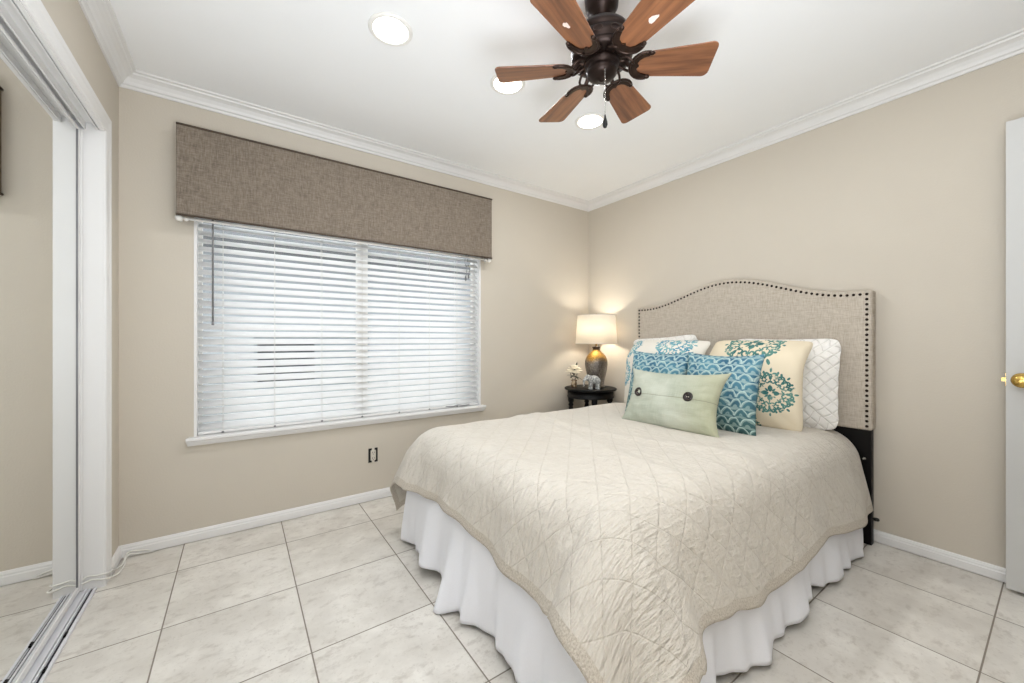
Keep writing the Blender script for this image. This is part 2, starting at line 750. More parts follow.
# ------------------------------------------------------------------ room shell
T = .13
bm = B(); box(bm, X0 - .8, X1 + T, Y0 - T - 1.2, Y1 + T, -.1, 0)
struct('floor', bm, FLOORM, 'cream square ceramic floor tiles with thin brown grout lines')
bm = B(); box(bm, X0 - .8, X1 + T, Y0 - T - 1.2, Y1 + T, ZC, ZC + .1)
struct('ceiling', bm, CEIL, 'flat white ceiling above the bed')
WX0, WX1, WZ0, WZ1 = -.2, 1.605, .568, 2.02
bm = B()
box(bm, X0 - .8, WX0, Y1, Y1 + T, 0, ZC)
box(bm, WX1, X1 + T, Y1, Y1 + T, 0, ZC)
box(bm, WX0, WX1, Y1, Y1 + T, 0, WZ0)
box(bm, WX0, WX1, Y1, Y1 + T, WZ1, ZC)
struct('wall_back', bm, WALL, 'beige wall holding the window with white blinds')
bm = B(); box(bm, X1, X1 + T, Y0 - T - 1.2, Y1, 0, ZC)
struct('wall_right', bm, WALL, 'beige wall behind the headboard')
CY0, CY1, CZ = .55, 2.465, 2.03
bm = B()
box(bm, X0 - .13, X0, CY1, Y1, 0, ZC)
box(bm, X0 - .13, X0, Y0 - T, CY0, 0, ZC)
box(bm, X0 - .13, X0, CY0, CY1, CZ + .035, ZC)
box(bm, X0 - .8, X0 - .74, CY0 - .3, Y1, 0, ZC)
box(bm, X0 - .74, X0 - .13, CY0 - .3, CY0 - .2, 0, ZC)
struct('wall_left', bm, WALL, 'beige wall around the mirrored closet')
DX0, DX1, DZ = 1.93, 2.765, 2.06
bm = B()
box(bm, X0 - .13, DX0, Y0 - T, Y0, 0, ZC)
box(bm, DX1, X1, Y0 - T, Y0, 0, ZC)
box(bm, DX0, DX1, Y0 - T, Y0, DZ, ZC)
box(bm, X0, X1, Y0 - T - 1.2, Y0 - T - 1.1, 0, ZC)
box(bm, X0 - .1, X0, Y0 - T - 1.1, Y0 - T, 0, ZC)
struct('wall_front', bm, WALL, 'beige wall with the doorway behind the viewpoint')

# crown moulding (profile: out, z)
CR = [(0, 2.369), (.008, 2.369), (.012, 2.381), (.020, 2.385), (.026, 2.398), (.038, 2.413), (.052, 2.420), (.060, 2.422),
      (.064, 2.430), (.076, 2.432), (.078, ZC), (0, ZC)]
for i, (p, q, n, lab) in enumerate((
        ((X0, Y1), (X1, Y1), (0, -1), 'white crown moulding above the window wall'),
        ((X1, Y1), (X1, Y0), (-1, 0), 'white crown moulding above the headboard wall'),
        ((X0, Y0), (X0, Y1), (1, 0), 'white crown moulding above the closet'),
        ((X1, Y0), (X0, Y0), (0, 1), 'white crown moulding above the doorway wall'))):
    bm = B(); sweep(bm, CR, p, q, n)
    struct('trim_%d' % (i + 1), bm, WHITE, lab)

BB = [(0, .0), (.006, .0), (.006, .005), (.014, .005), (.014, .040), (.011, .045), (.011, .052), (.006, .062), (0, .064)]
for nm, p, q, n, m0, m1 in (('baseboard_back', (X0, Y1), (X1, Y1), (0, -1), 1, 1),
                            ('baseboard_right', (X1, Y1), (X1, Y0), (-1, 0), 1, 0),
                            ('baseboard_left', (X0, 2.546), (X0, Y1), (1, 0), 0, 1)):
    bm = B(); sweep(bm, BB, p, q, n, m0, m1)
    struct(nm, bm, WHITE, {'baseboard_back': 'white baseboard under the window', 'baseboard_right': 'white baseboard along the headboard wall',
                           'baseboard_left': 'short white baseboard between closet casing and corner'}[nm])
# closet casing: stepped profile, mitred at the top
bm = B()
CP = [(0, 0), (0, .006), (.006, .009), (.022, .006), (.030, .0075), (.056, .008), (.064, .011), (.080, .011), (.080, 0)]   # (away from opening, out)
for o in range(1):
    def P3(o_, t_, k):  # k: 0 bottom far, 1 top far, 2 top near, 3 bottom near
        y = (CY1 + o_) if k < 2 else (CY0 - o_)
        z = 0 if k in (0, 3) else CZ + o_
        return bm.verts.new((X0 + t_, y, z))
    rows = [[P3(a, t, k) for (a, t) in CP] for k in range(4)]
    for a, b in zip(rows, rows[1:]):
        for i in range(len(CP) - 1):
            bm.faces.new((a[i], a[i + 1], b[i + 1], b[i]))
struct('trim_5', bm, WHITE, 'white moulded casing around the closet opening')
# jambs and head of the closet opening, with the double top track
bm = B()
box(bm, X0 - .13, X0 + .002, CY1 - .004, CY1 + .012, 0, CZ + .04)
box(bm, X0 - .13, X0 + .002, CY0 - .012, CY0 + .004, 0, CZ + .04)
box(bm, X0 - .13, X0 + .002, CY0, CY1, CZ + .028, CZ + .045)
box(bm, X0 - .010, X0 + .003, CY0, CY1, CZ - .004, CZ + .03)
struct('trim_6', bm, WHITE, 'white jamb lining of the closet opening')
bm = B()
box(bm, -.630, -.506, CY0 + .004, CY1 - .004, CZ + .018, CZ + .027)
for xx, dz in ((-.510, .028), (-.550, .036), (-.590, .036), (-.628, .028)):
    box(bm, xx - .0025, xx + .0025, CY0 + .004, CY1 - .006, CZ + .022 - dz, CZ + .022)
struct('trim_7', bm, WHITE, 'white metal top track of the closet doors')
bm = B()
box(bm, -.628, -.512, CY0, CY1 - .006, 0, .004)
for xx, hh, ww in ((-.516, .010, .004), (-.5345, .012, .003), (-.545, .012, .0035), (-.606, .012, .003)):
    box(bm, xx - ww, xx + ww, CY0, CY1 - .008, .003, hh)
box(bm, -.5305, -.5245, CY0, CY1 - .008, .003, .0048, 1)
box(bm, -.5405, -.5378, CY0, CY1 - .008, .003, .0048, 1)
struct('trim_8', bm, [ALU, GROOVE], 'white metal floor track with two dark grooves')
# dark nylon guides sitting in the floor track
for y in (2.126, 1.937):
    bm = B()
    box(bm, -.5285, -.5200, y - .012, y + .012, .0048, .0125)
    box(bm, -.5265, -.5215, y - .007, y + .007, .0125, .0165)
    tag(link('track_guide', bm, BLACKM, origin=(-.5235, y, .0048), bevel=.001),
        'small black guide clip in the closet floor track, %s' % ('farther one' if y > 2 else 'nearer one'), 'track clip', 'clips in the closet track')

# mirrored sliding doors
def mirror_door(xf, ya, yb, label, swing=0):
    t = thing('sliding_mirror_door', (xf, (ya + yb) / 2, .012), label, 'mirror door', 'sliding mirror doors')
    bm = B(); box(bm, xf - .006, xf, ya + .012, yb - .012, .035, CZ - .022)
    link('mirror_panel', bm, MIRROR, t)
    for nm, y0, y1 in (('stile', ya, ya + .026), ('stile', yb - .026, yb)):
        bm = B()
        box(bm, xf - .016, xf + .004, y0, y1, .0135, CZ - .018)
        box(bm, xf + .004, xf + .010, y0 if y0 == ya else y1 - .007, y0 + .007 if y0 == ya else y1, .0135, CZ - .018)
        link(nm, bm, WHITE, t, bevel=.0015)
        bm = B(); g0 = y1 if y0 == ya else y0 - .003
        box(bm, xf - .004, xf + .0035, g0 + .001, g0 + .0025, .040, CZ - .030)
        link('gap_strip', bm, GREYWAND, t)  # dark strip drawn in for the shaded gap between stile and mirror
    for nm, z0, z1 in (('bottom_rail', .0135, .040), ('top_rail', CZ - .030, CZ - .018)):
        bm = B(); box(bm, xf - .015, xf + .003, ya + .026, yb - .026, z0, z1)
        link(nm, bm, WHITE, t, bevel=.002)
    t.rotation_euler.z = swing
    return t
mirror_door(-.566, 1.50, 2.456, 'tall white-framed mirror closet door reflecting the window wall')
mirror_door(-.612, .553, 1.56, 'second mirror closet door on the back track, nearest the viewer')

# ------------------------------------------------------------------ window
wy0, wy1 = Y1 + .075, Y1 + .115
root = bpy.data.objects.new('window_1', None); C.objects.link(root); root.location = (.70, wy0, WZ0)
root['kind'] = 'structure'; root['label'] = 'sliding window behind the white blinds'
bm = B()
for a in ((WX0, WX0 + .032, WZ0, WZ1), (WX1 - .032, WX1, WZ0, WZ1), (WX0 + .032, WX1 - .032, WZ0, WZ0 + .032), (WX0 + .032, WX1 - .032, WZ1 - .032, WZ1)):
    box(bm, a[0], a[1], wy0, wy1, a[2], a[3])
link('window_frame', bm, PLASTIC, root, bevel=.003)
bm = B()
box(bm, .665, .735, wy0 - .012, wy1 - .005, WZ0 + .032, WZ1 - .032)
link('meeting_stile', bm, PLASTIC, root, bevel=.003)
for a, b in ((WX0 + .032, .665), (.735, WX1 - .032)):
    bm = B(); box(bm, a, b, wy0 + .018, wy0 + .022, WZ0 + .032, WZ1 - .032)
    link('glass', bm, GLASS, root)
bm = B()   # reveal lining
box(bm, WX0 - .001, WX0 + .012, Y1 - .003, wy0, WZ0, WZ1)
box(bm, WX1 - .012, WX1 + .001, Y1 - .003, wy0, WZ0, WZ1)
link('reveal', bm, WHITE, root)
# stool (moulded sill)
bm = B()
SP = [(-.08, .570), (.040, .570), (.044, .566), (.044, .556), (.036, .550), (.032, .540), (.024, .528), (.020, .524), (0, .524), (0, .545), (-.08, .545)]
xa, xb = -.232, 1.632
A = [bm.verts.new((xa + (.006 if z < .55 else 0) + max(0, .03 - o) * .0, Y1 - o, z)) if o >= 0 else bm.verts.new((WX0, Y1 - o, z)) for o, z in SP]
Bv = [bm.verts.new((xb - (.006 if z < .55 else 0), Y1 - o, z)) if o >= 0 else bm.verts.new((WX1, Y1 - o, z)) for o, z in SP]
k = len(SP)
for i in range(k):
    bm.faces.new((A[i], A[(i + 1) % k], Bv[(i + 1) % k], Bv[i]))
bm.faces.new(A[::-1]); bm.faces.new(Bv)
struct('trim_9', bm, WHITE, 'white moulded window sill under the blinds')

# ------------------------------------------------------------------ blind
yb = Y1 + .036
bl = thing('window_blind', (.70, yb, .575), 'wide white horizontal slat blind filling the window', 'blind')
bx0, bx1 = WX0 + .016, WX1 - .016
pitch, nsl, zt = .0432, 31, .612
tilt = radians(39)
bm = B()
hw = .025
for i in range(nsl):
    z = zt + i * pitch + (RNG.random() - .5) * .0015
    tl = tilt + (RNG.random() - .5) * .05
    pts = []
    for s in (-1, -.6, -.2, .2, .6, 1):
        a = s * hw
        cam_ = .0028 * (1 - s * s)
        pts.append((yb + a * cos(tl) - cam_ * sin(tl), z + a * sin(tl) + cam_ * cos(tl)))
    segs = 6
    sag = [0.0] * (segs + 1)
    rows = []
    for j in range(segs + 1):
        x = bx0 + (bx1 - bx0) * j / segs
        rows.append([bm.verts.new((x, y, zz)) for y, zz in pts])
    for a, b in zip(rows, rows[1:]):
        for q in range(len(pts) - 1):
            f = bm.faces.new((a[q], a[q + 1], b[q + 1], b[q])); f.smooth = True
o = link('slats', bm, SLAT, bl, normals=False)
s = o.modifiers.new('thick', 'SOLIDIFY'); s.thickness = .0024; s.offset = 0
bm = B(); box(bm, bx0, bx1, yb - .026, yb + .026, WZ1 - .05, WZ1 - .004)
link('headrail', bm, WHITE, bl, bevel=.003)
bm = B(); box(bm, bx0, bx1, yb - .025, yb + .025, .573, .588)
link('bottom_rail', bm, WHITE, bl, bevel=.004)
for x in (-.074, .178, .437, .685, .94, 1.17, 1.40):
    bm = B()
    for yy in (yb - .021, yb + .021):
        tube(bm, [(x, yy, .588), (x, yy, WZ1 - .05)], .0011, 5)
    for i in range(nsl):
        z = zt + i * pitch
        tube(bm, [(x, yb - .021, z - .004), (x, yb + .021, z - .004)], .0006, 4)
    link('ladder_cord', bm, CORD, bl)
    bm = B(); lathe(bm, [(.001, .5725), (.007, .574), (.007, .579), (.003, .5835)], x, yb - .0235, 10)
    link('rail_plug', bm, GREYWAND, bl)
bm = B()
tube(bm, [(-.119, yb - .034, WZ1 - .05), (-.119, yb - .036, 1.86), (-.119, yb - .037, 1.19)], .0045, 8)
lathe(bm, [(.0045, 1.180), (.0065, 1.183), (.0065, 1.197), (.0045, 1.203)], -.119, yb - .037, 10)
link('tilt_wand', bm, GREYWAND, bl)
bm = B()
for k_, (x, zz) in enumerate(((1.475, 1.60), (1.50, 1.62))):
    tube(bm, smooth_path([(x, yb - .032, WZ1 - .05), (x + .004, yb - .033, 1.80), (x - .012, yb - .034, 1.72), (x + .006, yb - .034, 1.66), (x - .004, yb - .034, zz)]), .0022, 6)
lc = link('lift_cord', bm, GREYWAND, bl)
bm = B()
for x, zz in ((1.471, 1.60), (1.496, 1.62)):
    lathe(bm, [(.002, zz + .01), (.006, zz - .005), (.008, zz - .03), (.003, zz - .036)], x, yb - .034, 10)
link('tassel', bm, GREYWAND, lc)
bm = B()
tube(bm, smooth_path([(1.30, yb - .03, .585), (1.36, yb - .045, .583), (1.40, yb - .034, .588), (1.45, yb - .045, .582), (1.50, yb - .038, .586)]), .0035, 6)
link('cord_end', bm, GREYWAND, bl)

# ------------------------------------------------------------------ valance
vx0, vx1, vyf, vz0, vz1 = -.265, 1.652, Y1 - .10, 1.748, 2.216
va = thing('window_valance', ((vx0 + vx1) / 2, Y1 - .05, vz0), 'grey-brown linen box valance above the window', 'valance')
bm = B()
box(bm, vx0, vx1, vyf, vyf + .016, vz0, vz1)
box(bm, vx0, vx0 + .016, vyf + .016, Y1 - .001, vz0, vz1)
box(bm, vx1 - .016, vx1, vyf + .016, Y1 - .001, vz0, vz1)
box(bm, vx0 + .016, vx1 - .016, vyf + .016, Y1 - .001, vz1 - .016, vz1)
link('fabric_box', bm, VALF, va, bevel=.004)
for zz in (vz1, vz0):
    bm = B(); tube(bm, [(vx0, Y1 - .002, zz), (vx0, vyf, zz), (vx1, vyf, zz), (vx1, Y1 - .002, zz)], .006, 8)
    link('welt', bm, WELT, va)
rod = thing('curtain_rod', (.70, Y1 - .045, 1.735), 'thin white rod with round end knobs just below the valance', 'curtain rod')
bm = B(); tube(bm, [(vx0 + .012, vyf + .03, 1.737), (vx1 - .012, vyf + .03, 1.737)], .0075, 10)
link('rod_tube', bm, PLASTIC, rod)
for sx, xx in ((-1, vx0 + .012), (1, vx1 - .012)):
    bm = B()
    ball(bm, (xx + sx * .004, vyf + .028, 1.735), .0165, 14)
    ball(bm, (xx - sx * .026, vyf + .028, 1.733), .011, 12)
    link('end_knob', bm, PLASTIC, rod)
    bm = B(); box(bm, xx - .006, xx + .006, vyf + .03, Y1 - .001, 1.731, 1.743)
    link('wall_bracket', bm, PLASTIC, rod)

# ------------------------------------------------------------------ outlet without a cover plate
ox, oz = .753, .308
ou = thing('power_outlet', (ox, Y1, oz), 'bare electrical outlet without a cover plate under the window', 'outlet')
bm = B(); box(bm, ox - .031, ox + .031, Y1 - .0022, Y1 - .0002, oz - .048, oz + .048)
link('box_opening', bm, plain('outlet_void', (22, 20, 18), .8), ou)
bm = B()
box(bm, ox - .017, ox + .017, Y1 - .009, Y1 - .0022, oz - .034, oz + .034)
box(bm, ox - .009, ox + .009, Y1 - .005, Y1 - .0022, oz - .052, oz + .052)
link('receptacle', bm, IVORY, ou, bevel=.003)
for dz in (-.019, .019):
    bm = B()
    for dx in (-.006, .006):
        box(bm, ox + dx - .0012, ox + dx + .0012, Y1 - .0098, Y1 - .0088, oz + dz - .004, oz + dz + .006)
    lathe(bm, [(.0025, 0), (.0025, .0008)], 0, 0, 10)
    for v in list(bm.verts)[-20:]:
        x, y, z = v.co; v.co = (ox + x, Y1 - .0098 + z, oz + dz - .011 + y)
    link('socket_slots', bm, BLACKM, ou)

# ------------------------------------------------------------------ neighbour house outside
nh = thing('neighbor_house', (.7, 6.1, -.3), 'pale house wall with a dark window, seen through the blind slats', 'house')
bm = B()
for a in ((-4, .16, -.3, 4.2), (1.62, 5, -.3, 4.2), (.16, 1.62, -.3, .42), (.16, 1.62, 1.13, 4.2)):
    box(bm, a[0], a[1], 6.1, 6.3, a[2], a[3])
link('house_wall', bm, STUCCO, nh)
bm = B()
for a in ((.16, .20, .42, 1.13), (1.58, 1.62, .42, 1.13), (.20, 1.58, .42, .46), (.20, 1.58, 1.09, 1.13), (.88, .92, .46, 1.09)):
    box(bm, a[0], a[1], 6.12, 6.18, a[2], a[3])
hw_ = link('house_window', bm, GREYPANE, nh)
bm = B(); box(bm, .20, .88, 6.15, 6.16, .46, 1.09); link('pane', bm, DARKPANE, hw_)
bm = B(); box(bm, .92, 1.58, 6.15, 6.16, .46, 1.09); link('pane', bm, GREYPANE, hw_)
bm = B(); box(bm, -4, 5, 5.35, 6.1, 2.22, 2.30); box(bm, -4, 5, 5.31, 5.35, 2.22, 2.46); link('eave', bm, plain('eave_paint', (120, 122, 126), .8), nh)
bm = B(); box(bm, -4, 5, Y1 + T, 6.1, -.4, -.3)
g_ = struct('ground', bm, PAVE, 'pale paving outside the window')

# ------------------------------------------------------------------ door leaf, swung open against the right wall
dxf, dy1, dy0 = 2.737, .154, -.66
dr = bpy.data.objects.new('door_1', None); C.objects.link(dr); dr.location = (dxf + .018, dy0, .018)
dr['kind'] = 'structure'; dr['label'] = 'white interior door standing open at the right edge'
bm = B()
dz0, dz1 = .018, 2.048
st_, rl = .115, .12
box(bm, dxf, dxf + .035, dy1 - st_, dy1, dz0, dz1)
box(bm, dxf, dxf + .035, dy0, dy0 + st_, dz0, dz1)
for a, b in ((dz0, dz0 + .22), (.80, .98), (1.60, 1.70), (dz1 - rl, dz1)):
    box(bm, dxf, dxf + .035, dy0 + st_, dy1 - st_, a, b)
ym = (dy0 + dy1) / 2
for a, b in ((dz0 + .22, .80), (.98, 1.60), (1.70, dz1 - rl)):
    box(bm, dxf, dxf + .035, ym - .05, ym + .05, a, b)
link('door_leaf', bm, DOORW, dr)
bm = B()
for a, b in ((dz0 + .22, .80), (.98, 1.60), (1.70, dz1 - rl)):
    for c, d in ((dy0 + st_, ym - .05), (ym + .05, dy1 - st_)):
        box(bm, dxf + .009, dxf + .026, c, d, a, b)
        box(bm, dxf + .004, dxf + .03, c + .03, d - .03, a + .03, b - .03)
link('door_panel', bm, DOORW, dr)
kz, ky = .925, .110
bm = B()
prof = [(.032, 0), (.032, .004), (.024, .010), (.011, .014), (.011, .030), (.020, .036), (.027, .046), (.027, .056), (.019, .064), (.008, .066), (.001, .066)]
lathe(bm, prof, 0, 0, 28)
for v in bm.verts:
    x, y, z = v.co; v.co = (dxf - z, ky + x, kz + y)
link('door_knob', bm, BRASS, dr)
bm = B(); lathe(bm, prof, 0, 0, 28)
for v in bm.verts:
    x, y, z = v.co; v.co = (dxf + .035 + z, ky + x, kz + y)
link('door_knob', bm, BRASS, dr)
bm = B()
box(bm, dxf + .006, dxf + .029, dy1, dy1 + .0015, kz - .028, kz + .028)
prism(bm, [(dxf + .010, dy1), (dxf + .025, dy1), (dxf + .025, dy1 + .006), (dxf + .016, dy1 + .013), (dxf + .010, dy1 + .013)], kz - .008, kz + .008)
link('latch', bm, BRASS, dr)

# ------------------------------------------------------------------ recessed lights
for i, (x, y) in enumerate(CANS):
    t = thing('recessed_light', (x, y, ZC), ('round white recessed ceiling light nearest the closet', 'middle recessed ceiling light, beside the left fan blade tip',
              'recessed ceiling light farthest right, below the fan')[i], 'ceiling light', 'recessed ceiling lights')
    bm = B(); lathe(bm, [(.073, ZC - .0005), (.092, ZC - .0005), (.092, ZC - .004), (.087, ZC - .0085), (.079, ZC - .010), (.073, ZC - .006)], x, y, 48, cap=False)
    for f in list(bm.faces): f.smooth = True
    link('trim_ring', bm, PLASTIC, t)
    bm = B(); lathe(bm, [(.0735, ZC - .0005), (.0735, ZC - .005), (.05, ZC - .0068), (.001, ZC - .0072)], x, y, 40)
    link('diffuser', bm, CANGLOW, t)

# ------------------------------------------------------------------ ceiling fan
FX, FY, ZB = 1.153, 1.038, 2.156
fan = thing('ceiling_fan', (FX, FY, ZC), 'dark bronze ceiling fan with six brown wooden blades', 'ceiling fan')
bm = B(); lathe(bm, [(.001, ZC), (.062, ZC), (.066, ZC - .012), (.062, ZC - .055), (.050, ZC - .075), (.036, ZC - .082), (.030, ZC - .14), (.001, ZC - .14)], FX, FY, 40)
link('canopy', bm, BRONZE, fan)
bm = B()
lathe(bm, [(.001, 2.308), (.04, 2.308), (.075, 2.300), (.100, 2.286), (.113, 2.268), (.117, 2.252), (.112, 2.248), (.112, 2.242), (.118, 2.238),
           (.118, 2.208), (.113, 2.204), (.113, 2.198), (.117, 2.194), (.114, 2.184), (.100, 2.176), (.078, 2.172), (.001, 2.172)], FX, FY, 56)
mh = link('motor_housing', bm, BRONZE, fan)
for i in range(12):
    bm = B()
    a = 2 * pi * i / 12 + .1
    c, s_ = cos(a), sin(a)
    pts = []
    for k in range(13):
        q = 2 * pi * k / 12
        rr = .118
        da = .013 * cos(q) / .118 * 1.3
        pts.append((FX + rr * cos(a + da), FY + rr * sin(a + da), 2.223 + .010 * sin(q)))
    tube(bm, pts[:-1], .0018, 6, closed=True)
    link('vent_ring', bm, BRONZEHI, mh)
bm = B()
lathe(bm, [(.001, 2.176), (.062, 2.176), (.066, 2.168), (.064, 2.156), (.057, 2.151), (.056, 2.146), (.059, 2.141), (.057, 2.128), (.047, 2.116), (.028, 2.109), (.010, 2.106), (.008, 2.102), (.001, 2.100)], FX, FY, 48)
link('switch_housing', bm, BRONZE, fan)
bm = B()
ch = [(FX - .034, FY - .044, 2.115), (FX - .042, FY - .053, 2.108), (FX - .043, FY - .055, 2.08), (FX - .043, FY - .055, 1.93)]
tube(bm, smooth_path(ch, 5), .0012, 6)
for i in range(30):
    ball(bm, (FX - .043, FY - .055, 2.078 - i * .005), .0017, 6)
pc = link('pull_chain', bm, CHROME, fan)
bm = B(); lathe(bm, [(.001, 1.934), (.003, 1.93), (.004, 1.922), (.0085, 1.905), (.0095, 1.895), (.006, 1.885), (.001, 1.883)], FX - .043, FY - .055, 14)
link('chain_fob', bm, BLACKM, pc)
ANG = [18.5 + 60 * i for i in range(6)]
R0, R1 = .112, .412


def blade_outline():
    pts = []
    w0, w1 = .051, .071
    n = 10
    # rounded root that widens towards the tip
    for i in range(n + 1):
        a = radians(270 - 180 * i / n)
        pts.append((R0 + .050 + w0 * cos(a), w0 * sin(a)))
    cr = .022
    for cx_, cy_, a0 in ((R1 - cr, w1 - cr, 90), (R1 - cr, -(w1 - cr), 0)):
        for i in range(6):
            a = radians(a0 - 90 * i / 5)
            pts.append((cx_ + cr * cos(a), cy_ + cr * sin(a)))
    return pts


for i, deg in enumerate(ANG):
    rot = Matrix.Translation((FX, FY, ZB)) @ Matrix.Rotation(radians(deg), 4, 'Z')
    pit = Matrix.Rotation(radians(-13), 4, 'X')
    bm = B()
    poly = blade_outline()
    prism(bm, poly, -.003, .003)
    uv = bm.loops.layers.uv.new('UVMap')
    for f in bm.faces:
        for l in f.loops:
            l[uv].uv = (l.vert.co.x + i * 1.7, l.vert.co.y + i * .63)
    bmesh.ops.transform(bm, matrix=rot @ pit, verts=bm.verts)
    bld = link('blade', bm, WOOD, fan, bevel=.002)
    # bracket: a scalloped crescent hugging the blade root, on curved stems from the motor
    bm = B()
    cx_ = R0 + .050
    outer = [(cx_ + .057 * cos(radians(q)), .057 * sin(radians(q))) for q in range(78, 283, 12)]
    inner = [(cx_ + .020, -.049), (cx_ + .010, -.040), (cx_ - .010, -.034), (cx_ - .024, -.024), (cx_ - .030, -.010), (cx_ - .022, 0),
             (cx_ - .030, .010), (cx_ - .024, .024), (cx_ - .010, .034), (cx_ + .010, .040), (cx_ + .020, .049)]
    prism(bm, outer + inner, -.0085, -.0031)
    tube(bm, [(x_, y_, -.007) for x_, y_ in outer], .0048, 8)
    for sgn in (-1, 1):
        ball(bm, (cx_ + .016, sgn * .050, -.007), (.012, .009, .006), 12)
    bmesh.ops.transform(bm, matrix=rot @ pit, verts=bm.verts)
    b2 = B()
    tube(b2, smooth_path([(.055, 0, .022), (.085, 0, .020), (.100, 0, .004), (R0, 0, -.005)], 5), .0085, 10)
    tube(b2, smooth_path([(.060, .022, .022), (.085, .034, .012), (.108, .030, -.002), (R0 + .004, .018, -.006)], 5), .005, 8)
    tube(b2, smooth_path([(.060, -.022, .022), (.085, -.034, .012), (.108, -.030, -.002), (R0 + .004, -.018, -.006)], 5), .005, 8)
    bmesh.ops.transform(b2, matrix=rot, verts=b2.verts)
    me_t = bpy.data.meshes.new('tmp'); b2.to_mesh(me_t); b2.free()
    bm.from_mesh(me_t); bpy.data.meshes.remove(me_t)
    link('blade_bracket', bm, BRONZEHI, fan)
    if i in (3, 4):
        bm = B()
        c0 = (R0 + .150, -.012 if i == 3 else .012)
        poly3 = []
        for k in range(14):
            a = 2 * pi * k / 14
            rr = 1 + .22 * sin(a * 2 + i * 1.3) + .16 * cos(a * 3 + 1 + i) + .12 * sin(a * 5 + i)
            poly3.append((c0[0] + (.016 if i == 3 else .022) * rr * cos(a), c0[1] + .0085 * rr * sin(a)))
        prism(bm, poly3, -.0038, -.0031)
        bmesh.ops.transform(bm, matrix=rot @ pit, verts=bm.verts)
        pt = link('peeled_patch', bm, PATCH, bld)
        pt['label'] = 'pale peeled patch on the blade'

# ------------------------------------------------------------------ bed
BX0, BX1, BY0, BY1 = .80, 2.735, .69, 2.05
bed = thing('bed', (1.76, 1.345, 0), 'queen bed with nailhead upholstered headboard and black legs', 'bed')


def rbox(x0, x1, y0, y1, z0, z1):
    bm = B(); box(bm, x0, x1, y0, y1, z0, z1)
    return bm


o = link('box_spring', rbox(BX0, BX1 - .01, BY0, BY1, .17, .36), TICK, bed, bevel=.03, seg=3)
o = link('mattress', rbox(BX0, BX1 - .01, BY0, BY1, .36, .585), TICK, bed, bevel=.07, seg=4)
bm = B()
box(bm, BX0 + .05, BX1, BY0 + .02, BY0 + .06, .13, .17)
box(bm, BX0 + .05, BX1, BY1 - .06, BY1 - .02, .13, .17)
box(bm, BX0 + .05, BX0 + .09, BY0 + .06, BY1 - .06, .13, .17)
link('bed_frame', bm, BLACKM, bed)
for x in (BX0 + .12, BX1 - .3):
    for y in (BY0 + .1, BY1 - .1):
        bm = B(); lathe(bm, [(.028, 0), (.028, .015), (.018, .02), (.018, .13)], x, y, 16)
        link('frame_leg', bm, BLACKM, bed)
HX0, HX1, HY0, HY1, HZ0 = 2.748, 2.826, .594, 2.083, .613
HC = (HY0 + HY1) / 2


def head_top(y):
    s = abs(y - HC) / .66
    return 1.365 + (.146 * (.5 + .5 * cos(pi * s)) if s < 1 else 0)


bm = B()
top = [(HY0 + (HY1 - HY0) * i / 72, head_top(HY0 + (HY1 - HY0) * i / 72)) for i in range(73)]
poly = [(HY1, HZ0), (HY0, HZ0)] + top
vf = prism(bm, poly, HX0, HX1)
for v in bm.verts:
    y, z, x = v.co; v.co = (x, y, z)
hb = link('headboard', bm, HEADF, bed, bevel=.013, seg=3)
# nailheads: right edge, top edge, left edge
ins = .022
nails = []
z = head_top(HY0) - ins
while z > HZ0 + .02:
    nails.append((HY0 + ins, z)); z -= .0272
s_acc, prev = 0, None
yy = HY0 + ins
lastp = (yy, head_top(yy) - ins)
steps = 3000
for i in range(1, steps + 1):
    y = HY0 + ins + (HY1 - HY0 - 2 * ins) * i / steps
    p = (y, head_top(y) - ins)
    if hypot(p[0] - lastp[0], p[1] - lastp[1]) >= .0272:
        nails.append(p); lastp = p
z = head_top(HY1) - ins
k = 0
while z > .90:
    nails.append((HY1 - ins, z)); z -= .0272; k += 1
first = None
for (y, z) in nails:
    if first is None:
        bm = B(); lathe(bm, [(.0001, .0062), (.004, .0055), (.0068, .0032), (.0078, .0), (.0078, -.004)], 0, 0, 14, cap=False)
        for v in bm.verts:
            x_, y_, z_ = v.co; v.co = (-z_, x_, y_)
        bmesh.ops.recalc_face_normals(bm, faces=bm.faces)
        me = bpy.data.meshes.new('nailhead'); bm.to_mesh(me); bm.free(); me.materials.append(NAIL)
        first = me
    n_ = bpy.data.objects.new('nailhead', first); C.objects.link(n_)
    n_.parent = hb
    n_.location = (HX0 + .001 - bed.location.x, y - bed.location.y, z)
for (ya, yb_) in ((HY0 + .005, HY0 + .19), (HY1 - .19, HY1 - .005)):
    bm = B(); box(bm, HX0 + .012, HX0 + .052, ya, yb_, .0, HZ0 + .05)
    link('headboard_leg', bm, BLACK, bed, bevel=.004)
for z in (.46, .24):
    bm = B()
    bm2 = [(.009, 0), (.009, .006), (.004, .008), (.004, .016)]
    n0 = len(bm.verts)
    lathe(bm, bm2, 0, 0, 12)
    bm.verts.ensure_lookup_table()
    for v in bm.verts[n0:]:
        x_, y_, z_ = v.co; v.co = (HX0 + .012 - z_, HY0 + .035 + x_, z + y_)
    link('leg_bolt', bm, CHROME, bed)
bm = B()
tube(bm, [(HX0 + .02, HY0 + .004, .145), (HX0 + .02, HY0 - .025, .145)], .004, 8)
lathe(bm, [(.012, .139), (.012, .151)], HX0 + .02, HY0 - .012, 8)
link('side_bolt', bm, BLACKM, bed)

# ------------------------------------------------------------------ coverlet
ZT = .622
FI, NI, GI = .920, .80, 1.955          # inner edges of the flat top: foot X, near Y, far Y
RF, RN, RG = .16, .16, .13


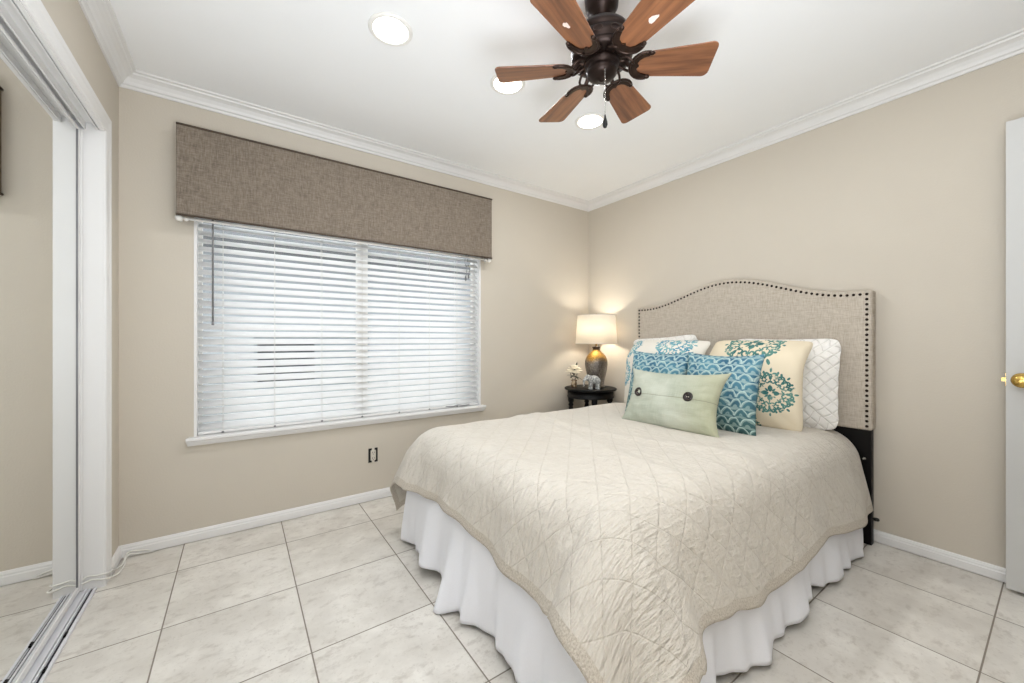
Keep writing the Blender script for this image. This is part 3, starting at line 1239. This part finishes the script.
def drop(s, R, phi=radians(79)):
    if s < R * phi:
        return R * sin(s / R), R * (1 - cos(s / R))
    q = s - R * phi
    return R * sin(phi) + q * cos(phi), R * (1 - cos(phi)) + q * sin(phi)


def slen(D, R, phi=radians(79)):
    return R * phi + (D - R * (1 - cos(phi))) / sin(phi)


LF, LN, LG = slen(.272, RF), slen(.395, RN), slen(.46, RG)
HEADX = 2.735
NA, NB = 260, 300
bm = B()
uvl = bm.loops.layers.uv.new('UVMap')
La = HEADX - FI + LF
Lb = LN + (GI - NI) + LG
grid = []
flat = {}


def n3(x, y, z): return noise.noise(Vector((x, y, z)))


def top_z(x, y):
    z = ZT + .010 * n3(x * 2.1, y * 2.4, 3.1) + .005 * n3(x * 6.5, y * 2.4, 8)
    z += .010 * exp(-((x - 1.62 - .12 * sin(y * 3)) / .05) ** 2) + .009 * exp(-((x - 1.35 + .1 * sin(y * 2.3)) / .045) ** 2)
    return z - .022 * max(0, min(1, (x - 2.35) / .35))


for i in range(NA + 1):
    row = []
    a = La * i / NA
    for j in range(NB + 1):
        b = Lb * j / NB
        # wavy hem: overhang length varies gently along each side
        x = HEADX - a
        y = NI - LN + b
        ea = max(0, FI - x)
        if y < NI:
            eb, sg, yi = NI - y, -1, NI
        elif y > GI:
            eb, sg, yi = y - GI, 1, GI
        else:
            eb, sg, yi = 0, 0, y
        xi = max(x, FI)
        if ea > 0:
            ea *= 1 + .05 * sin(y * 7.3) + .03 * n3(y * 4, 1, 1)
        if eb > 0 and sg < 0:
            q_ = max(0, min(1, (1.75 - xi) / .75))
            eb *= 1 - .10 * q_ * q_ * (3 - 2 * q_)
        if eb > 0:
            eb *= 1 + .045 * sin(x * 6.1 + sg) + .03 * n3(x * 4, 5, sg)
        if ea == 0 and eb == 0:
            p = Vector((x, y, top_z(x, y)))
        else:
            rho = hypot(ea, eb)
            dx_, dy_ = -ea / rho, sg * eb / rho
            R = (RF * ea + (RN if sg < 0 else RG) * eb) / rho
            out, dn = drop(rho, R)
            hang = max(0, min(1, (dn - .08) / .35))
            # soft vertical folds on the hanging part, stronger towards the corners
            if eb == 0:
                fold = .022 * sin(y * 13.5 + .6) + .012 * sin(y * 29 + 1.3)
            elif ea == 0:
                fold = .026 * sin(x * 10.5 + 1.1) + .012 * sin(x * 23 + .4)
            else:
                th = math.atan2(eb, ea)
                e0 = .022 * sin(yi * 13.5 + .6) + .012 * sin(yi * 29 + 1.3)
                e1 = .026 * sin(FI * 10.5 + 1.1) + .012 * sin(FI * 23 + .4)
                kk = th / (pi / 2)
                fold = e0 * (1 - kk) + e1 * kk + .02 * sin(pi * kk) * cos(5.2 * pi * (kk - .5))
            if ea == 0:
                out += (fold * .45 + .014 + (.13 * exp(-((x - FI) / .11) ** 2) if sg < 0 else 0)) * hang
            elif eb == 0:
                out += (fold + .018 + .10 * exp(-((y - NI) / .06) ** 2) + .03 * exp(-((y - GI) / .06) ** 2)) * hang
            else:
                lobe = (.10 + .085 * exp(-((kk - .26) / .17) ** 2) + .04 * kk - .065 * exp(-((kk - .56) / .11) ** 2)) if sg < 0 else (.03 + .05 * exp(-((kk - .45) / .25) ** 2) - .03 * kk)
                out += (fold * .7 + .004 + .014 * cos(th) + lobe) * hang
            out += .006 * n3(xi * 9 + dx_ * 3, yi * 9 + dy_ * 3, dn * 5) * min(1, dn * 8)
            p = Vector((xi + dx_ * out, yi + dy_ * out, top_z(xi, yi) - dn))
            p.z = max(p.z, .03)
        row.append(bm.verts.new(p))
        flat[row[-1]] = (a, y)
    grid.append(row)
ha, hb_ = .036, .036
for i in range(NA):
    for j in range(NB):
        f = bm.faces.new((grid[i][j], grid[i + 1][j], grid[i + 1][j + 1], grid[i][j + 1]))
        f.smooth = True
        am, bm_ = La * (i + .5) / NA, Lb * (j + .5) / NB
        if am > La - ha or bm_ < hb_ or bm_ > Lb - hb_:
            f.material_index = 1
        for l in f.loops:
            l[uvl].uv = flat[l.vert]
bmesh.ops.recalc_face_normals(bm, faces=bm.faces)
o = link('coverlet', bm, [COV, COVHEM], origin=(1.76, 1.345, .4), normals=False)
tag(o, 'cream diamond-quilted coverlet draped over the bed', 'coverlet')
s = o.modifiers.new('thick', 'SOLIDIFY'); s.thickness = .008; s.offset = -1

# ------------------------------------------------------------------ bed skirt
bm = B()
uvl = bm.loops.layers.uv.new('UVMap')
sx0, sy0, sy1 = .735, .620, 2.088
rad = .03
path = []          # (x, y, nx, ny)
for i in range(240):
    t = i / 240; path.append((HX0 - .012 - t * (HX0 - .012 - sx0 - rad), sy1, 0, 1))
for i in range(10):
    a = pi / 2 + pi / 2 * i / 10; path.append((sx0 + rad + rad * cos(a), sy1 - rad + rad * sin(a), cos(a), sin(a)))
for i in range(220):
    t = i / 220; path.append((sx0, sy1 - rad - t * (sy1 - sy0 - 2 * rad), -1, 0))
for i in range(10):
    a = pi + pi / 2 * i / 10; path.append((sx0 + rad + rad * cos(a), sy0 + rad + rad * sin(a), cos(a), sin(a)))
for i in range(241):
    t = i / 240; path.append((sx0 + rad + t * (HX0 - .012 - sx0 - rad), sy0, 0, -1))
NZ = 26
cols = []
dist = 0
prev = None
for (x, y, nx, ny) in path:
    if prev:
        dist += hypot(x - prev[0], y - prev[1])
    prev = (x, y)
    foot = 1 if nx < -.9 else 0
    wave = .018 * sin(dist * 17 + 1.5 * n3(dist * 2, 0, 0)) + .016 * sin(dist * 7.3 + 2 + 2 * n3(dist, 4, 0)) + .007 * sin(dist * 41) + .004 * sin(dist * 67 + 3 * n3(dist * 3, 9, 1))
    if foot:
        wave += .060 * exp(-((y - 1.47) / .045) ** 2) + .028 * exp(-((y - 1.33) / .03) ** 2) - .035 * exp(-((y - 1.62) / .07) ** 2) - .02 * exp(-((y - 1.40) / .02) ** 2)
    lift = .012 + .030 * (.5 + .5 * sin(dist * 8.3 + 1)) ** 2 + .012 * (.5 + .5 * n3(dist * 5, 7, 0))
    if foot:
        lift -= .02 * exp(-((y - 1.47) / .06) ** 2)
    if ny < -.9:
        lift *= 1 - .7 * max(0, min(1, (x - 2.3) / .3))
    lift = max(.006, lift)
    col = []
    for k in range(NZ + 1):
        q = k / NZ
        z = .41 - (.41 - lift) * q
        amp = .02 + .98 * q ** 1.6
        off = wave * amp - .034 * (1 - q) ** 1.5 + .018 * q + .004 * n3(dist * 14, z * 8, 2)
        v = bm.verts.new((x + nx * off, y + ny * off, z))
        col.append((v, dist, z))
    cols.append(col)
for a, b in zip(cols, cols[1:]):
    for k in range(NZ):
        f = bm.faces.new((a[k][0], a[k + 1][0], b[k + 1][0], b[k][0])); f.smooth = True
        for l, d in zip(f.loops, (a[k], a[k + 1], b[k + 1], b[k])):
            l[uvl].uv = (d[1], d[2])
o = link('bed_skirt', bm, SKIRT, origin=(1.76, 1.345, .2))
tag(o, 'white gathered bed skirt hanging below the coverlet', 'bed skirt')
s = o.modifiers.new('thick', 'SOLIDIFY'); s.thickness = .003; s.offset = -1


# ------------------------------------------------------------------ pillows
def pillow(name, mat, X, Y, Z, W, H, TH, lean, label, cat='pillow', group=None, yaw=0, roll=0, bend=None, ear=.07, flange=0, seed=0, wr=.004, sag=0, n=44, rnd=0):
    """stands on its lower edge at (X, Y, Z), faces the foot of the bed (-X); lean in degrees; bend=(start, extra degrees)"""
    bm = B()
    uvl = bm.loops.layers.uv.new('UVMap')
    # centre line in the (back, up) plane
    m = n
    cl = [(0.0, 0.0)]
    angs = []
    for i in range(m):
        v = (i + .5) / m
        a = lean
        if bend:
            t = max(0, min(1, (v - bend[0]) / .22))
            a += bend[1] * t * t * (3 - 2 * t)
        angs.append(radians(a))
        cl.append((cl[-1][0] + H / m * sin(angs[-1]), cl[-1][1] + H / m * cos(angs[-1])))
    angs.append(angs[-1])
    M_ = Matrix.Translation((X, Y, Z)) @ Matrix.Rotation(radians(yaw), 4, 'Z') @ Matrix.Rotation(radians(roll), 4, 'X')
    sides = []
    for sd in (1, -1):
        rows = []
        for i in range(m + 1):
            v = -1 + 2 * i / m
            row = []
            for j in range(n + 1):
                u = -1 + 2 * j / n
                # concave edges give the pinched corners
                rs = 1.0
                if rnd and (u or v):
                    rs = max(abs(u), abs(v)) / (abs(u) ** rnd + abs(v) ** rnd) ** (1 / rnd)
                px = W / 2 * u * rs * (1 - ear * (1 - v * v) ** 1.0 * abs(u) ** 3)
                dv = -ear * (1 - u * u) * (abs(v) ** 3) * (1 if v > 0 else -.25) * H / 2 + (rs - 1) * v * H / 2
                e = max(0, 1 - (abs(u)) ** 2.4) * max(0, 1 - (abs(v)) ** 2.4)
                if flange:
                    fe = 1 - flange
                    e = max(0, 1 - (abs(u) / fe) ** 2.6) * max(0, 1 - (abs(v) / fe) ** 2.6) if abs(u) < fe and abs(v) < fe else 0
                t = TH / 2 * e ** .52
                t *= 1 + sag * (-v)
                wrk = wr * n3(u * 2.3 + seed, v * 2.3, seed * 3.7) + wr * .6 * n3(u * 6 + seed, v * 6, seed) * (.4 + abs(u))
                t = max(t + wrk * min(1, e * 4), .0015)
                c = cl[i]
                a = angs[i]
                # normal of the front face: towards -x (foot) and up when leaning
                nx_, nz_ = -cos(a), sin(a)
                x = c[0] + sd * nx_ * t + dv * sin(a)
                z = c[1] + sd * nz_ * t + dv * cos(a) + (TH * .12 * (1 - abs(v)) * 0)
                if flange and (abs(u) > 1 - flange or abs(v) > 1 - flange):
                    x += .006 * sin(u * 19 + seed) * cos(v * 17)
                row.append(bm.verts.new(M_ @ Vector((x, -px, z))))
                row[-1].index = 0
            rows.append(row)
        for i in range(m):
            for j in range(n):
                q = (rows[i][j], rows[i][j + 1], rows[i + 1][j + 1], rows[i + 1][j])
                f = bm.faces.new(q if sd == 1 else q[::-1]); f.smooth = True
                for l, (ii, jj) in zip(f.loops, ((i, j), (i, j + 1), (i + 1, j + 1), (i + 1, j)) if sd == 1 else ((i + 1, j), (i + 1, j + 1), (i, j + 1), (i, j))):
                    l[uvl].uv = (jj / n * W, ii / m * H)
        sides.append(rows)
    f_, b_ = sides
    rim = lambda r: [r[0][j] for j in range(n + 1)] + [r[i][n] for i in range(1, m + 1)] + [r[m][j] for j in range(n - 1, -1, -1)] + [r[i][0] for i in range(m - 1, 0, -1)]
    ra, rb = rim(f_), rim(b_)
    for i in range(len(ra)):
        k = (i + 1) % len(ra)
        f = bm.faces.new((ra[k], ra[i], rb[i], rb[k])); f.smooth = True
    o = link(name, bm, mat, origin=(X, Y, Z))
    tag(o, label, cat, group)
    o['_frame'] = [X, Y, Z]
    del o['_frame']
    return o, M_, cl, angs


ZP = .612
pillow('quilted_pillow', QWHITE, 2.635, .985, ZP - .012, .57, .515, .13, 6, 'white quilted pillow sham at the right end by the headboard', group='white quilted shams', flange=.06, seed=1, ear=.05, rnd=9, wr=.008)
pillow('quilted_pillow', QWHITE, 2.640, 1.765, ZP + .004, .57, .515, .13, 6, 'white quilted pillow sham at the lamp end of the headboard', group='white quilted shams', flange=.06, seed=2, ear=.05, rnd=9, roll=-4, wr=.008)
pillow('medallion_pillow', MED_R, 2.40, 1.055, ZP - .006, .54, .54, .17, 5, 'cream pillow with teal medallions in front of the right white sham', group='medallion pillows', bend=(.54, 40), seed=3, ear=.05, rnd=14, wr=.007)
pillow('medallion_pillow', MED_L, 2.40, 1.645, ZP - .006, .60, .54, .17, 5, 'white pillow with blue medallions, behind the left blue pillow', group='medallion pillows', bend=(.54, 40), seed=4, ear=.05, rnd=14, wr=.007)
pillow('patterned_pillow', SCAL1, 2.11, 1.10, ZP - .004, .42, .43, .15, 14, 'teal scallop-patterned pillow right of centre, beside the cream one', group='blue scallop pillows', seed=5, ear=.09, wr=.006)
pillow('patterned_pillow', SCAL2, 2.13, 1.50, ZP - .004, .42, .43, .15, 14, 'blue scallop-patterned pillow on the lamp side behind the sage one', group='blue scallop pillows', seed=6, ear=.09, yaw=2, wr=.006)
lp, LM, lcl, lang = pillow('lumbar_pillow', SAGE, 1.90, 1.262, ZP + .002, .60, .335, .14, 22, 'sage green oblong pillow with two dark buttons at the front', seed=9, ear=.15, wr=.011, roll=-1)
for uu in (-.57, .45):
    # button on the front face a little above mid height
    vi = int(.54 * 44)
    c, a = lcl[vi], lang[vi]
    v = -1 + 2 * .54
    e = (1 - abs(uu) ** 2.4) * (1 - abs(v) ** 2.4)
    t = .14 / 2 * e ** .52 + .0005
    bm = B()
    lathe(bm, [(.001, .003), (.010, .0035), (.013, .007), (.020, .0095), (.0255, .007), (.0265, .002), (.024, 0)], 0, 0, 28)
    for hx in (-.0045, .0045):
        ball(bm, (hx, 0, .0035), (.0022, .0022, .0012), 8, 1)
    nrm = Vector((-cos(a), 0, sin(a)))
    upv = Vector((sin(a), 0, cos(a)))
    yv = Vector((0, 1, 0))
    R3 = Matrix((yv, upv, nrm)).transposed().to_4x4()
    W_ = .60
    pos = Vector((c[0], -W_ / 2 * uu * 1.0, c[1])) + nrm * (t - .003)
    bmesh.ops.transform(bm, matrix=LM @ Matrix.Translation(pos) @ R3, verts=bm.verts)
    bt = link('button', bm, [BUTTON, PETAL], lp)

# ------------------------------------------------------------------ nightstand
NX, NY, NZT = 2.60, 2.475, .668
ns = thing('nightstand', (NX, NY, 0), 'small round black side table in the corner beside the bed', 'side table')
bm = B()
lathe(bm, [(.001, NZT - .022), (.215, NZT - .022), (.226, NZT - .018), (.232, NZT - .011), (.230, NZT - .004), (.222, NZT), (.001, NZT)], NX, NY, 64)
link('tabletop', bm, BLACK, ns)
bm = B()
lathe(bm, [(.175, NZT - .022), (.203, NZT - .022), (.203, NZT - .075), (.207, NZT - .080), (.203, NZT - .085), (.175, NZT - .085)], NX, NY, 64, cap=False)
link('apron', bm, BLACK, ns)
for a in (45, 135, 225, 315):
    lx, ly = NX + .175 * cos(radians(a + 10)), NY + .175 * sin(radians(a + 10))
    bm = B()
    lathe(bm, [(.001, 0), (.010, 0), (.016, .012), (.012, .03), (.014, .10), (.019, .20), (.022, .30), (.014, .33), (.022, .345), (.014, .36), (.020, .40), (.023, .46),
               (.016, .50), (.024, .515), (.016, .53), (.024, .54), (.026, .55), (.026, NZT - .022), (.001, NZT - .022)], lx, ly, 18)
    link('leg', bm, BLACK, ns)
bm = B(); lathe(bm, [(.001, .16), (.165, .16), (.172, .168), (.165, .176), (.001, .176)], NX, NY, 48)
link('lower_shelf', bm, BLACK, ns)

# ------------------------------------------------------------------ lamp
LX, LY = 2.655, 2.455
lamp = thing('table_lamp', (LX, LY, NZT), 'lit table lamp with white drum shade and crackled bronze base', 'lamp')
bm = B()
z = NZT
lathe(bm, [(.001, z), (.070, z), (.074, z + .006), (.074, z + .014), (.066, z + .020), (.070, z + .05), (.084, z + .11), (.096, z + .17), (.101, z + .21), (.098, z + .245),
           (.084, z + .280), (.060, z + .308), (.040, z + .326), (.032, z + .338), (.031, z + .352), (.036, z + .358), (.036, z + .366), (.012, z + .368), (.001, z + .368)], LX, LY, 48)
link('lamp_base', bm, GLAZE, lamp)
bm = B()
tube(bm, [(LX, LY, z + .366), (LX, LY, z + .43)], .008, 12)
lathe(bm, [(.014, z + .40), (.016, z + .405), (.016, z + .44), (.012, z + .445)], LX, LY, 16)
for sg in (-1, 1):
    tube(bm, smooth_path([(LX, LY + sg * .010, z + .40), (LX, LY + sg * .05, z + .44), (LX, LY + sg * .055, z + .54), (LX, LY + sg * .03, z + .615), (LX, LY, z + .635)], 6), .002, 6)
link('harp', bm, BRASS, lamp)
bm = B(); lathe(bm, [(.010, z + .445), (.014, z + .46), (.028, z + .495), (.030, z + .515), (.022, z + .54), (.001, z + .55)], LX, LY, 20)
link('bulb', bm, BULB, lamp)
sz0, sz1 = 1.062, 1.320
bm = B()
lathe(bm, [(.186, sz0), (.168, sz1)], LX, LY, 64, cap=False)
sh = link('lamp_shade', bm, SHADE, lamp, smooth=True)
s = sh.modifiers.new('thick', 'SOLIDIFY'); s.thickness = .0015
bm = B()
for r, zz in ((.1865, sz0 + .002), (.1685, sz1 - .002)):
    tube(bm, [(LX + r * cos(2 * pi * i / 48), LY + r * sin(2 * pi * i / 48), zz) for i in range(48)], .0022, 6, closed=True)
for k in range(3):
    a = 2 * pi * k / 3 + .3
    tube(bm, [(LX, LY, sz1 - .012), (LX + .167 * cos(a), LY + .167 * sin(a), sz1 - .003)], .0015, 6)
link('shade_rim', bm, PLASTIC, sh)
bm = B(); lathe(bm, [(.001, z + .630), (.006, z + .634), (.005, z + .642), (.010, z + .652), (.010, z + .660), (.001, z + .668)], LX, LY, 14)
link('finial', bm, BRASS, lamp)
pl = bpy.data.lights.new('lamp_bulb', 'POINT'); pl.energy = 29; pl.color = (1, .92, .79); pl.shadow_soft_size = .035
po = bpy.data.objects.new('lamp_bulb', pl); po.location = (LX, LY, z + .515); C.objects.link(po)

# ------------------------------------------------------------------ elephant figurine
ex, ey, ez = 2.525, 2.362, NZT
bm = B()
ball(bm, (0, 0, .083), (.050, .034, .037), 24)           # body
ball(bm, (.020, 0, .080), (.030, .032, .034), 20)
ball(bm, (-.055, 0, .100), (.027, .024, .028), 20)       # head
tube(bm, smooth_path([(-.070, 0, .098), (-.086, 0, .082), (-.090, 0, .058), (-.088, 0, .036), (-.098, 0, .026)], 5), [.014 - .0085 * i / 20 for i in range(21)], 12)
for x_, y_ in ((-.030, -.018), (-.030, .018), (.034, -.018), (.034, .018)):
    lathe(bm, [(.001, 0), (.0145, 0), (.0155, .006), (.0125, .02), (.014, .045), (.018, .075), (.010, .09)], x_, y_, 14)
for sg in (-1, 1):
    ball(bm, (-.040, sg * .028, .098), (.021, .006, .027), 16, rot=Matrix.Rotation(radians(18 * sg), 3, 'Z'))
    tube(bm, smooth_path([(-.070, sg * .012, .086), (-.086, sg * .015, .074), (-.098, sg * .014, .074)], 4), [.004 - .003 * i / 8 for i in range(9)], 8)
tube(bm, smooth_path([(.049, 0, .092), (.058, 0, .078), (.060, 0, .055)], 4), .003, 8)
bmesh.ops.transform(bm, matrix=Matrix.Translation((ex, ey, ez)) @ Matrix.Rotation(radians(-28), 4, 'Z') @ Matrix.Scale(1.0, 4), verts=bm.verts)
o = link('elephant_figurine', bm, ELE, origin=(ex, ey, ez), smooth=True)
rm = o.modifiers.new('fuse', 'REMESH'); rm.mode = 'VOXEL'; rm.voxel_size = .0028; rm.use_smooth_shade = True
tag(o, 'small silver-grey elephant figurine in front of the lamp', 'figurine')

# ------------------------------------------------------------------ flower vase
fx, fy = 2.492, 2.572
fv = thing('flower_vase', (fx, fy, NZT), 'little vase of cream flowers on the black side table', 'flower vase')
bm = B()
lathe(bm, [(.001, NZT), (.024, NZT), (.028, NZT + .006), (.026, NZT + .03), (.022, NZT + .05), (.027, NZT + .066), (.024, NZT + .066), (.018, NZT + .05), (.001, NZT + .045)], fx, fy, 24)
link('vase', bm, VASE, fv)
rr = random.Random(3)
for dx, dy, dz, s_ in ((0, 0, .165, 1.25), (-.038, .010, .135, 1.0), (.036, -.012, .142, 1.0), (-.005, -.035, .128, .95)):
    bm = B()
    for ring, cnt, tilt_, ln in ((0, 6, 20, .030), (1, 7, 48, .040), (2, 8, 78, .044)):
        for k in range(cnt):
            a = 2 * pi * k / cnt + ring * .4
            mt = Matrix.Translation((fx + dx, fy + dy, NZT + dz)) @ Matrix.Rotation(a, 4, 'Z') @ Matrix.Rotation(radians(tilt_), 4, 'Y') @ Matrix.Translation((0, 0, ln * s_ * .5))
            g = bmesh.ops.create_uvsphere(bm, u_segments=10, v_segments=6, radius=1, matrix=mt @ Matrix.Diagonal((.004 * s_, .014 * s_, ln * s_ * .55, 1)))
    link('blossom', bm, PETAL, fv, smooth=True)
    bm = B(); tube(bm, [(fx, fy, NZT + .05), (fx + dx * .6, fy + dy * .6, NZT + .085), (fx + dx, fy + dy, NZT + dz)], .002, 6)
    link('stem', bm, LEAF, fv)
for a, el, ln in ((200, 5, .075), (320, -10, .07), (60, 40, .13), (20, 66, .16), (260, -5, .07), (120, 20, .07)):
    bm = B()
    d = Vector((cos(radians(a)) * cos(radians(el)), sin(radians(a)) * cos(radians(el)), sin(radians(el))))
    p0 = Vector((fx, fy, NZT + .10))
    side = d.cross(Vector((0, 0, 1))).normalized()
    upn = side.cross(d)
    L_, R_, mid = [], [], []
    for k in range(8):
        t = k / 7
        wd = .013 * sin(pi * min(1, t * .98 + .02)) + .0006
        c = p0 + d * ln * t + Vector((0, 0, -.02 * t * t))
        L_.append(bm.verts.new(c + side * wd + upn * .002)); R_.append(bm.verts.new(c - side * wd + upn * .002)); mid.append(bm.verts.new(c))
    for k in range(7):
        bm.faces.new((L_[k], L_[k + 1], mid[k + 1], mid[k])); bm.faces.new((mid[k], mid[k + 1], R_[k + 1], R_[k]))
    o = link('leaf', bm, LEAF, fv, smooth=True)
    s = o.modifiers.new('thick', 'SOLIDIFY'); s.thickness = .001

# ------------------------------------------------------------------ loose white cord by the closet
bm = B()
tube(bm, smooth_path([(-.560, 2.452, .052), (-.545, 2.4575, .064), (-.515, 2.457, .060), (-.484, 2.466, .056), (-.474, 2.49, .050), (-.472, 2.545, .030),
                      (-.464, 2.62, .010), (-.460, 2.67, .016), (-.452, 2.708, .020), (-.42, 2.713, .012), (-.36, 2.7145, .005)], 8), .0036, 8)
tube(bm, smooth_path([(-.558, 2.450, .040), (-.530, 2.4565, .046), (-.500, 2.452, .040), (-.478, 2.462, .034), (-.464, 2.50, .022), (-.460, 2.56, .006), (-.456, 2.63, .006),
                      (-.462, 2.685, .024), (-.448, 2.7145, .030), (-.40, 2.7155, .022), (-.37, 2.716, .012)], 8), .0036, 8)
tag(link('loose_cord', bm, CORD, origin=(-.45, 2.45, 0)), 'loose white cord looped on the floor at the closet corner', 'cord')
